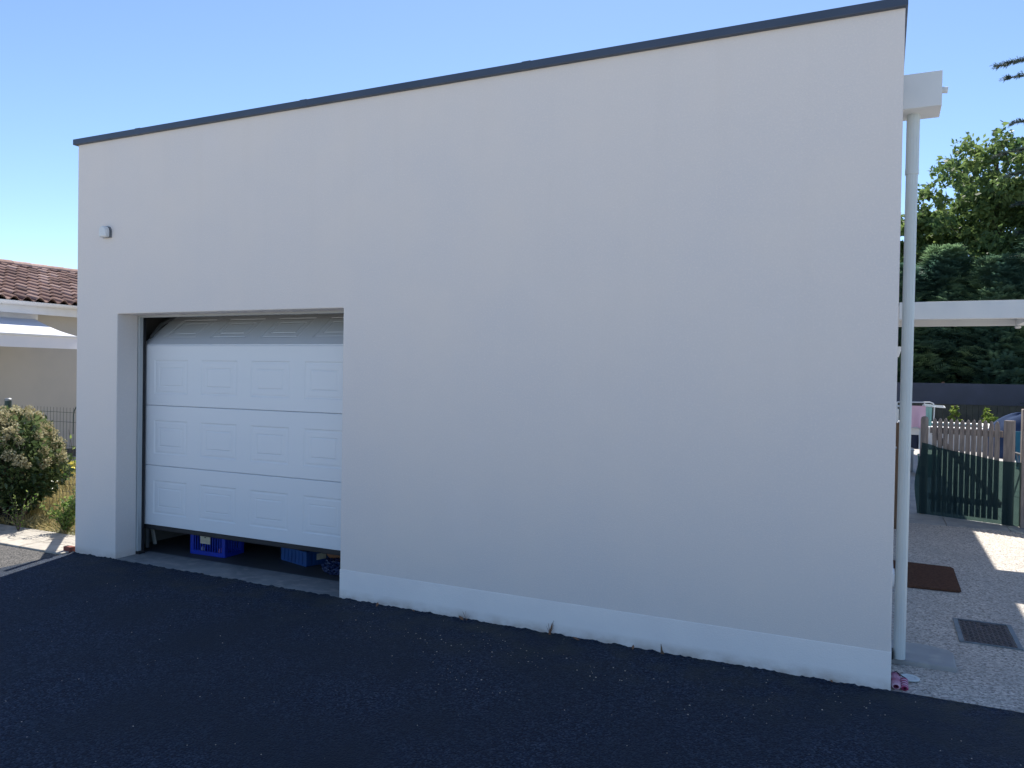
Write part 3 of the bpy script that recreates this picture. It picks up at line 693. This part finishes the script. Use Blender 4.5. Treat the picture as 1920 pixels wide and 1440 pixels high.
def conifer(x, y, h, rad, label, seed, nspray=4200):
    random.seed(seed)
    t = thing('conifer_tree', label, 'tree', (x,y,0), 'conifers of the far hedge')
    trunkpart(t, [(0,0,0),(.03,0,h*.5),(0,0,h*.97)], [rad*.11, rad*.07, .02])
    b = MB(); lb = MB()
    for i in range(nspray):
        f_ = random.random()**.85; z = .25 + f_*(h-.3)
        prof = (1-f_**1.25)**.8*(.75+.25*min(1,f_*5)); a_ = random.uniform(0, 2*pi)
        lump = 1+.42*noise.noise(Vector((cos(a_)*1.6, sin(a_)*1.6, z*.55+seed)))+.30*noise.noise(Vector((cos(a_)*4, sin(a_)*4, z*1.3+seed)))
        rr = rad*prof*lump*random.choice((random.uniform(.6,1.0), random.uniform(.85,1.12)))
        c = Vector((rr*cos(a_), rr*sin(a_), z)); out = Vector((cos(a_), sin(a_), random.uniform(.15,.75))).normalized()
        tone0 = min(1, max(0, .35+1.3*noise.noise(c*1.3+Vector((seed,0,0)))+random.uniform(-.3,.3)))
        L_ = random.uniform(.25,.65)
        side = out.cross(Vector((0,0,1))).normalized(); side = (side+Vector((0,0,random.uniform(-.5,.5)))).normalized()
        nn = out.cross(side)
        for q in range(6):   # a flat frond of narrow leaflets
            fr = q/6; base = c + out*L_*fr - Vector((0,0,.25*fr*fr*L_))
            for sg in (-1, 1):
                d = (out*.75 + side*sg*.8*(1-.4*fr) + Vector((0,0,-.12))).normalized()
                leafquad(b, base, d, nn, L_*.55*(1-.55*fr), .042, min(1, max(0, tone0+random.uniform(-.15,.15))))
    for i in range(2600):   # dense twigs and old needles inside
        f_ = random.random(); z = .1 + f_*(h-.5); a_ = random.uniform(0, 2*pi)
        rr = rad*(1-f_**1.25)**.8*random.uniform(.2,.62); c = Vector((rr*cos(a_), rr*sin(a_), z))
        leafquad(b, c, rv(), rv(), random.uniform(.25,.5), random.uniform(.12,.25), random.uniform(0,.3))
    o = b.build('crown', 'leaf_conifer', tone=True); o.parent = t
    # inner dark mass of twigs: small scattered faces, not a hull
    return t

def broadleaf(x, y, h, rad, label, seed, n=90, per=75, leaf=.14, m='leaf_decid', name='broadleaf_tree', cat='tree', group=None, z0=.45):
    random.seed(seed)
    t = thing(name, label, cat, (x,y,0), group)
    trunkpart(t, [(0,0,0),(.05,.02,h*.25),(.0,.05,h*.55),(0,0,h*.9)], [rad*.10, rad*.075, rad*.05, .02])
    b = MB(); br = MB()
    for i in range(n):
        d = rv(); c = Vector((d.x*rad, d.y*rad, h*(z0+1)/2 + d.z*h*(1-z0)/2))*1.0
        k_ = random.uniform(.12,1)**.6; c = Vector((c.x*k_, c.y*k_, h*(z0+1)/2+(c.z-h*(z0+1)/2)*k_))
        if i % 4 == 0:
            z_ = h*random.uniform(.25,.6); m1 = Vector((c.x*.35,c.y*.35,z_+(c.z-z_)*.3))+rv()*.15*rad; m2 = Vector((c.x*.7,c.y*.7,z_+(c.z-z_)*.75))+rv()*.15*rad
            br.tube([(0,0,z_), m1, m2, c], [.03,.018,.010,.004], 5)
        R_ = random.uniform(.22,.48)*rad*.42
        for q in range(per):
            e = rv()*R_*random.random()**.4; e.z *= .8; p_ = c+e
            dd = (rv()+Vector((0,0,-.5))).normalized(); L_ = leaf*random.uniform(.6,1.25)
            leafquad(b, p_, dd, rv(), L_, L_*.5, min(1,max(0, .45+.5*noise.noise(p_*.9)+random.uniform(-.3,.3))))
    o = b.build('crown', m, tone=True); o.parent = t
    o = br.build('branches', 'bark', smooth=True); o.parent = t
    return t

# trees behind the screen fence
con = [(-1.9,25.2,7.4,2.1),(.35,24.6,5.3,1.8),(1.75,25.4,6.0,1.9),(3.2,24.5,5.5,1.8),(4.7,25.2,6.9,2.0),(6.6,25.0,7.4,2.0)]
clab = ['dense conifer mostly behind the garage corner','low dark conifer just right of the downpipe','dark conifer in the middle of the gap right of the downpipe',
        'dark conifer with light tips at the right edge of the hedge','tall conifer at the right picture edge','conifer beyond the right picture edge']
for i, (x, y, h, r_) in enumerate(con): conifer(x, y, h, r_, clab[i], 11+i)
broadleaf(3.5, 28.6, 11.0, 2.7, 'broadleaf tree with yellow-green top rising above the conifers', 31, 300, 80, .25, z0=.22)
broadleaf(.75, 28.4, 8.9, 1.6, 'shorter broadleaf tree showing beside the downpipe above the conifers', 37, 150, 75, .25, z0=.22)
broadleaf(6.4, 29.0, 9.5, 2.4, 'broadleaf tree at the far right behind the conifers', 41, 80, 70, .20)
# cedar whose branch tips reach in at the right edge
random.seed(53)
t = thing('cedar_tree', 'dark cedar whose drooping branch tips reach in at the upper right', 'tree', (8.9,26.5,0))
trunkpart(t, [(0,0,0),(.1,0,9),(0,0,18.5)], [.42,.3,.05], 12)
bb = MB(); lf = MB()
for i in range(44):
    z = 3.4 + i*.33; a_ = i*2.4 if i % 3 else pi + random.uniform(-.22,.22)
    L_ = 4.4*(1-((z-3)/15.6)**3)*random.uniform(.8,1.0)
    if i % 3 == 0 and z < 12.7: L_ = random.uniform(5.0,5.7)
    dirv = Vector((cos(a_), sin(a_), 0)); pts = [dirv*L_*q/6 + Vector((0,0,z+.9*sin(q/6*1.7)*.5 - .35*(q/6)**2)) for q in range(7)]
    bb.tube(pts, [.07*(1-q/7.0)+.008 for q in range(7)], 5)
    for q in range(210):
        f_ = random.uniform(.25,1); k_ = f_*6; j = min(5,int(k_)); p_ = pts[j].lerp(pts[j+1], k_-j)
        sd_ = dirv.cross(Vector((0,0,1)))*random.choice((-1,1)); tl = random.uniform(.15,.6)*(1.15-f_*.6)
        dd = (dirv*.8+sd_*random.uniform(.3,1)+Vector((0,0,random.uniform(-.25,.15)))).normalized()
        bb.tube([p_, p_+dd*tl], [.006,.003], 3, cap=False)
        for w in range(12):
            pp = p_ + dd*tl*random.random(); nd = (dd+rv()*.7).normalized(); leafquad(lf, pp, nd, rv(), random.uniform(.08,.15), .019, random.random())
o = lf.build('crown', 'leaf_cedar', tone=True); o.parent = t
o = bb.build('branches', 'bark'); o.parent = t
# lit shrubs in front of the screen
broadleaf(1.75, 20.6, 1.0, .33, 'small sunlit yellow-green shrub seen between the pickets, left of its twin', 61, 16, 60, .09, 'leaf_lit', 'garden_shrub', 'shrub', z0=.1)
broadleaf(2.55, 20.8, .85, .3, 'small sunlit yellow-green shrub seen between the pickets, right of its twin', 63, 14, 60, .09, 'leaf_lit', 'garden_shrub', 'shrub', z0=.1)

# ---------------------------------------------------------------- left side: shrub, fence, weeds
random.seed(71)
t = thing('flowering_shrub', 'bushy dark green shrub covered in dried cream-brown flower heads', 'shrub', (-8.25,.62,0))
C0 = Vector((-8.25,.62,0))
b = MB(); st = MB()
def bushsurf(a_, e_):
    d = Vector((cos(a_)*cos(e_), sin(a_)*cos(e_), sin(e_)))
    r_ = 1 + .20*noise.noise(d*2.3+Vector((5,2,1))) + .08*noise.noise(d*5.5)
    if d.z < 0 and d.x > 0: r_ *= 1-.28*min(1, -d.z*1.8)
    return Vector((-.03+d.x*.62*r_, d.y*.50*r_, .50+d.z*.62*r_)), d
for i in range(120):
    a_, e_ = random.uniform(0,2*pi), math.asin(random.uniform(-.75,1)); p_, d = bushsurf(a_, e_)
    st.tube([(random.uniform(-.2,.2),random.uniform(-.15,.15),0), (p_.x*.5,p_.y*.5,p_.z*.6), tuple(p_*.98)], [.010,.006,.003], 4)
for i in range(11000):
    a_, e_ = random.uniform(0,2*pi), math.asin(random.uniform(-.8,1)); p_, d = bushsurf(a_, e_); k_ = 1-.42*random.random()**1.6
    p_ = Vector((p_.x*k_, p_.y*k_, .45+(p_.z-.45)*k_)) + rv()*.025
    if p_.z < .01: continue
    dd = (d*.8+rv()*.9+Vector((0,0,.1))).normalized(); L_ = random.uniform(.035,.085)
    leafquad(b, p_, dd, (rv()+d*.6).normalized(), L_, L_*.46, min(1,max(0,.3+.5*noise.noise(p_*4)+random.uniform(-.3,.35))))
o = b.build('foliage', 'leaf_bush', tone=True); o.parent = t
o = st.build('stems', 'bark'); o.parent = t
variants = []
for v_ in range(5):
    b = MB()
    for i in range(300):
        d = rv(); p_ = Vector((d.x*.052, d.y*.052, d.z*.05))*random.uniform(.5,1.1)*(1+.35*noise.noise(d*2+Vector((v_*3,0,0))))
        L_ = random.uniform(.012,.024); leafquad(b, p_, (d+rv()*.8).normalized(), rv(), L_, L_*.8, min(1,max(0,random.gauss(.5,.3))))
    me_o = b.build('flower_head', 'flower', tone=True); me_o.parent = t; variants.append(me_o)
cnt = 0; used = []; tries = 0
while cnt < 95 and tries < 6000:
    tries += 1
    a_ = random.uniform(0,2*pi); e_ = math.asin(random.uniform(-.1,1)); p_, d = bushsurf(a_, e_)
    if p_.z < .48 + .42*random.random(): continue
    if any((p_-q_).length < .078 for q_ in used): continue
    used.append(p_)
    if cnt < 5: o = variants[cnt]
    else: o = variants[cnt%5].copy(); col.objects.link(o)
    o.parent = t; o.location = p_*1.0 + Vector((0,0,.01)); s_ = random.uniform(.55,1.25); o.scale = (s_*random.uniform(.8,1.2),s_,s_*random.uniform(.7,1.1))
    o.rotation_euler = (random.uniform(0,6.28), random.uniform(0,6.28), random.uniform(0,6.28)); cnt += 1

def stemplant(name, x, y, h, n, m, label, cat, seed, leaf=.035, spread=.3, nl=26):
    random.seed(seed); t = thing(name, label, cat, (x,y,0)); b = MB(); st = MB()
    for i in range(n):
        a_ = random.uniform(0,2*pi); sp = random.uniform(.2,1)*spread; hh = h*random.uniform(.55,1.05)
        pts = [Vector((0,0,0)), Vector((cos(a_)*sp*.35, sin(a_)*sp*.35, hh*.55)), Vector((cos(a_)*sp, sin(a_)*sp, hh))]
        st.tube(pts, [.004,.003,.0015], 4)
        for q in range(nl):
            f_ = random.uniform(.12,1)*2; j = min(1,int(f_)); p_ = pts[j].lerp(pts[j+1], f_-j)
            leafquad(b, p_, (rv()+Vector((0,0,.3))).normalized(), rv(), leaf*random.uniform(.6,1.2), leaf*.5, random.random())
    o = b.build('leaves', m, tone=True); o.parent = t
    o = st.build('stems', 'bark'); o.parent = t
    return t
stemplant('weed', -7.12, .48, .34, 34, 'leaf_weed', 'bright green leafy weed between the shrub and the garage corner', 'weed', 81, .038, .24, 36)
stemplant('weed', -7.55, .30, .38, 10, 'leaf_weed', 'thin twiggy weed with small leaves at the foot of the shrub', 'weed', 82, .03, .22, 16)
stemplant('weed', -8.45, .55, 1.5, 5, 'flower', 'sparse dry flower stems rising above the shrub at the left edge', 'weed', 83, .03, .14, 22)
stemplant('weed', -7.62, .98, .98, 5, 'leaf_weed', 'thin leafy shoot climbing the wire fence next to the garage corner', 'weed', 84, .05, .2, 9)

# wire fence
t = thing('wire_fence', 'low green wire mesh fence behind the shrub', 'fence', (-8.5,.92,0))
b = MB(); fy = .92; zt = 1.16
for i in range(110):
    x = -12.0+i*.0525; b.tube([(x,fy,0),(x,fy,zt+.01)], .0021, 4, cap=False)
for z in (.05,.13,.21,.29,.37,.45,.53,.61,.69,.77,1.02,1.12): b.tube([(-12.0,fy+.003,z),(-6.28,fy+.003,z)], .0021, 4, cap=False)
b.build('mesh_panel', 'greenwire', t)
b = MB(); b.lathe([(.034,0),(.034,1.22)], (-8.66,.88,0), 16); po = b.build('post', 'greenwire', t)
b = MB(); b.lathe([(.037,1.215),(.037,1.235),(.02,1.245)], (-8.66,.88,0), 16); b.build('cap', 'galv', po)
b = MB(); b.tube([(-7.63,fy-.01,.9)]+[(-7.53-.10*cos(a_), fy-.01, 1.08+.12*sin(a_)) for a_ in [pi*q/10 for q in range(11)]]+[(-7.43,fy-.01,.9)], .0055, 6)
b.build('arch_wire', 'greenwire', t)

# dry grass (stuff) and ground beyond the wire fence
random.seed(91); b = MB()
for i in range(16000):
    x = random.uniform(-11.5,-6.45); y = random.uniform(.44,2.6)
    if noise.noise(Vector((x*1.3,y*1.3,0))) < -.35: continue
    h_ = random.uniform(.04,.15)*(.7 if y < .8 else 1.3); a_ = random.uniform(0,6.28); l_ = random.uniform(0,.12)
    w = .004; sx, sy = -sin(a_)*w, cos(a_)*w
    b.add([(x-sx,y-sy,-.005),(x+sx,y+sy,-.005),(x+cos(a_)*l_*.4+sx*.6,y+sin(a_)*l_*.4+sy*.6,h_*.6),(x+cos(a_)*l_,y+sin(a_)*l_,h_)], [(0,1,2,3)], min(1,max(0,random.gauss(.6,.25))))
tag(b.build('dry_grass', 'grass', tone=True), 'straw-coloured dry grass under the wire fence', 'grass', kind='stuff')
b = MB(); b.add([(-13.3,2.4,-.02),(-6.5,2.4,-.02),(-6.5,25,-.02),(-13.3,25,-.02)],[(0,1,2,3)]); struct(b.build('gravel_yard','kerb'))
b = MB(); b.tube([(-11.2+.55*cos(q*pi/12), 3.40+.35*sin(q*pi/12), .05) for q in range(25)], .07, 8)
b.tube([(-11.3+.38*cos(q*pi/12), 3.45+.22*sin(q*pi/12), .05) for q in range(25)], .045, 8)
tag(b.build('yellow_ring', 'yellow', smooth=True), 'bright yellow coil lying on the pale ground beyond the wire fence', 'coil')
b = MB(); b.box(-6.42,-6.33,-.03,.02,.0,.05)
tag(b.build('brick', 'terracotta', bevel=.005), 'small red brick against the left foot of the garage corner', 'brick')
# pole with an arm beside the hidden side wall; its shadow falls on the asphalt
t = thing('washing_pole', 'thin pole with a sloping arm beside the left garage wall, known by its shadow', 'pole', (-6.62,.64,0))
b = MB(); b.tube([(-6.62,.64,0),(-6.62,.64,1.76)], .022, 8); b.build('pole', 'galv', t)
b = MB(); b.tube([(-6.60,.60,1.15),(-7.26,1.24,1.28),(-7.93,1.88,1.40)], .045, 8); b.build('arm', 'darkwood', t)

# ---------------------------------------------------------------- neighbouring house
t = thing('neighbour_house', 'cream bungalow with a low terracotta pantile roof beyond the wire fence', 'house', (-16.6,6,0))
HX = -13.3; y0h, y1h = -1.5, 16.0
b = MB(); b.box(-19.9, HX, y0h, y1h, -.05, 2.50); b.build('wall', 'cream', t, bevel=.01)
b = MB(); b.box(HX-.01, HX+.012, y0h, y1h, -.03, .12); b.build('base_band', mat('dark_base',(.10,.09,.08),.9,var=(.07,.065,.06),scale=5), t)
b = MB(); b.prism([(HX,2.50),(-16.6,3.55),(-19.9,2.50)], -y1h+.01, -y0h-.01, Matrix(((1,0,0,0),(0,0,-1,0),(0,1,0,0),(0,0,0,1)))); b.build('gable', 'cream', t)
# roof: tiles as geometry
EX, EZ, RX, RZ = -12.98, 2.68, -16.6, 3.68
SL = math.hypot(RX-EX, RZ-EZ); pitch_t = .215; row = .345
def tiles(flip):
    b = MB(); ncol = int((y1h-y0h+.6)/pitch_t); nrow = int(SL/row)+1
    sx = -1 if not flip else 1
    ux, uz = (RX-EX)/SL, (RZ-EZ)/SL; nx_, nz_ = uz, -ux
    for c_ in range(ncol):
        yc = y0h-.3+c_*pitch_t
        for r_ in range(nrow):
            s0 = r_*row; s1 = min(SL, s0+row+.03); tone = min(1,max(0,random.gauss(.5,.26)))
            vs = []
            jit = random.uniform(-.006,.006)
            for s_, lift in ((s0, .030), (s1, .004)):
                for q in range(9):
                    f_ = q/8; yy = yc + f_*pitch_t*1.02
                    w = .052*max(0, sin(pi*min(1,f_/.62)))**.8 if f_ < .62 else -.022*sin(pi*(f_-.62)/.38)
                    px = EX+ux*s_+nx_*(lift+w+jit); pz = EZ+uz*s_+nz_*(lift+w+jit)
                    if flip: px = 2*RX-px
                    vs.append((px, yy, pz))
            fs = [(q, q+1, 9+q+1, 9+q) for q in range(8)]
            b.add(vs, fs, tone)
            # thickness lip at the lower end
            lip = [(vs[q][0]-nx_*.018*(1 if not flip else -1), vs[q][1], vs[q][2]-nz_*.018) for q in range(9)]
            b.add(vs[:9]+lip, [(q, 9+q, 9+q+1, q+1) for q in range(8)], tone*.9)
    return b
random.seed(5)
rf = tiles(False).build('roof', 'tile', t, tone=True)
tb = tiles(True).build('roof_slope', 'tile', rf, tone=True)
b = MB()
yy = y0h-.3
while yy < y1h+.3:
    vs = []
    for (y_, k_) in ((yy, 1.0), (yy+.40, 1.1)):
        for q in range(9):
            a_ = pi*q/8; vs.append((RX+.13*k_*cos(a_), y_, RZ+.015+.10*k_*sin(a_)))
    b.add(vs, [(q, q+1, 9+q+1, 9+q) for q in range(8)], random.uniform(.5,1)); yy += .38
b.build('ridge_tiles', 'tile', rf, tone=True)
b = MB(); b.box(HX-.05, -13.0, y0h-.25, y1h+.25, 2.49, 2.525); b.box(-13.02,-12.995, y0h-.25,y1h+.25, 2.47,2.64); b.build('fascia', 'gutter', t)
b = MB(); n = 10; prof = [(-12.93+.065*cos(pi+pi*q/n), 2.665+.065*sin(pi+pi*q/n)) for q in range(n+1)] + [(-12.93+.058*cos(2*pi-pi*q/n), 2.665+.058*sin(2*pi-pi*q/n)) for q in range(n+1)]
b.prism(prof, -y1h-.25, -y0h+.25, Matrix(((1,0,0,0),(0,0,-1,0),(0,1,0,0),(0,0,0,1)))); b.build('gutter', 'gutter', t, smooth=False)
b = MB(); b.box(-13.02,-12.87,y0h-.2501,y0h-.245,2.6,2.67)
# awning
t = thing('awning', 'white fabric awning pulled out from the cream house wall', 'awning', (-13.2,2.5,0))
b = MB(); b.box(HX+.013,HX+.13,-.2,4.17,2.385,2.485); b.build('cassette', 'gutter', t, bevel=.01)
b = MB(); ya_, yb_ = -.15, 4.12; n = 24; vs = []
for i in range(n+1):
    f_ = i/n; x = HX+.10+f_*1.12; z = 2.405 - .31*f_ - .03*sin(pi*f_); 
    vs += [(x, ya_, z), (x, yb_, z), ]
b.add(vs, [(2*i, 2*i+1, 2*i+3, 2*i+2) for i in range(n)]); b.add([(x,y,z-.004) for x,y,z in vs], [(2*i+2, 2*i+3, 2*i+1, 2*i) for i in range(n)]); b.build('fabric', 'canvas', t, smooth=True)
b = MB(); b.box(HX+1.21,HX+1.25,ya_-.02,yb_+.02,2.062,2.098); b.build('front_bar', 'gutter', t, bevel=.005)
b = MB(); vs = []; n = 60
for z in (2.062, 1.885):
    for i in range(n+1): y = ya_+(yb_-ya_)*i/n; vs.append((HX+1.23+(.004*sin(i*1.1) if z < 2 else 0), y, z))
b.add(vs, [(i,i+1,n+1+i+1,n+1+i) for i in range(n)]); b.build('valance', 'canvas', t, smooth=True)
for y in (.3, 3.7):
    b = MB(); b.tube([(HX+.12,y,2.37),(HX+.65,y-.25 if y > 2 else y+.25,2.17),(HX+1.20,y,2.045)], .014, 8); b.build('folding_arm', 'gutter', t)

# ---------------------------------------------------------------- bits on the asphalt
random.seed(101); b = MB()
cl = [(-2.36,-.44),(-2.15,-.43),(-1.88,-.38),(-1.73,-.39),(-1.51,-.46),(-1.28,-.44),(-1.06,-.39),(-2.63,-.42),(-2.02,-.85),(-2.12,-.91),(-.86,-.69),(-.56,-.5),(-.09,-.25),(-3.12,-.35),(-2.05,-.7),(-2.2,-.3)]
def chip(x, y, s_):
    h_ = s_*.5; k_ = [Vector((x+s_*random.uniform(.6,1)*cos(a_), y+s_*random.uniform(.6,1)*sin(a_), .002)) for a_ in (0,1.2,2.5,3.7,5)]
    top = [Vector((p.x*.7+x*.3, p.y*.7+y*.3, .002+h_)) for p in k_]
    b.add(k_+top, [(5,6,7,8,9)]+[(i,(i+1)%5,5+(i+1)%5,5+i) for i in range(5)])
for x, y in cl:
    for i in range(random.randint(6,13)):
        chip(x+random.gauss(0,.17), min(-.06, y+random.gauss(0,.085)), random.choice((.002,.0025,.003,.003,.004,.0055)))
for i in range(260): chip(random.uniform(-6.2,1.2), -.05-random.random()**1.2*2.7, random.choice((.0015,.002,.003,.004)))
tag(b.build('stone_chips', 'chip'), 'tiny pale chips scattered over the dark asphalt below the wall', 'chips', kind='stuff')
def leafbit(x, y, s_, rz, label):
    b = MB(); pts = [(0,-s_,.004),(s_*.45,-s_*.2,.012),(s_*.3,s_*.6,.006),(0,s_,.014),(-s_*.35,s_*.5,.010),(-s_*.45,-s_*.3,.005)]
    b.add(pts+[(p[0],p[1],p[2]+.0015) for p in pts], [(0,1,2,3,4,5)[::-1],(6,7,8,9,10,11)]+[(i,(i+1)%6,6+(i+1)%6,6+i) for i in range(6)])
    o = b.build('dead_leaf', 'dryleaf'); o.location = (x,y,.006); o.rotation_euler = (R(14),0,rz); tag(o, label, 'leaf', 'dead leaves along the foot of the wall')
for x, y, s_, rz, lab in ((-3.14,-.045,.022,.4,'brown dead leaf at the wall foot nearest the garage door'),(-2.86,-.04,.012,2,'tiny brown dead leaf at the wall foot, second from the garage door'),
    (-2.5,-.03,.024,1.3,'flat reddish dead leaf at the wall foot, third from the garage door'),(-1.70,-.05,.024,2.2,'brown dead leaf just right of the dry weed tuft'),
    (-1.35,-.03,.018,.2,'brown dead leaf just left of the dark upright twig'),(-.28,-.025,.010,1,'tiny dead leaf at the wall foot nearest the right corner')):
    leafbit(x,y,s_,rz,lab)
random.seed(7)
b = MB()
for i in range(16):
    a_ = random.uniform(-1.2,1.2)+pi*.5*(i%2); l_ = random.uniform(.04,.10); b.tube([(random.uniform(-.008,.008),0,0),(cos(a_)*.012,0,l_*.5),(cos(a_)*.03,-abs(sin(a_))*.006,l_)], [.0016,.0012,.0005], 4)
o = b.build('dry_weed', 'dryleaf'); o.location = (-1.88,-.028,.004); tag(o, 'dry brown weed tuft growing at the middle of the wall foot', 'weed')
b = MB()
for i in range(5): b.tube([(0,0,0),(random.uniform(-.03,.03),-.004,random.uniform(.03,.07))], [.0012,.0005], 4)
o = b.build('dry_weed', 'dryleaf'); o.location = (-2.46,-.028,.004); tag(o, 'wispy dry weed at the wall foot left of the larger tuft', 'weed')
b = MB(); b.add([(-.008,0,0),(.016,-.003,0),(.004,-.003,.02),(-.008,0,.055),(-.008,.003,0),(.016,0,0),(.004,0,.02),(-.006,.003,.055)],[(0,1,2,3),(7,6,5,4),(0,3,7,4),(1,5,6,2),(2,6,7,3)])
o = b.build('twig', 'darkwood'); o.location = (-1.18,-.028,.004); tag(o, 'short dark upright twig sliver against the white plinth', 'twig')

# fixes for parts made before their thing was evaluated
bpy.context.view_layer.update()
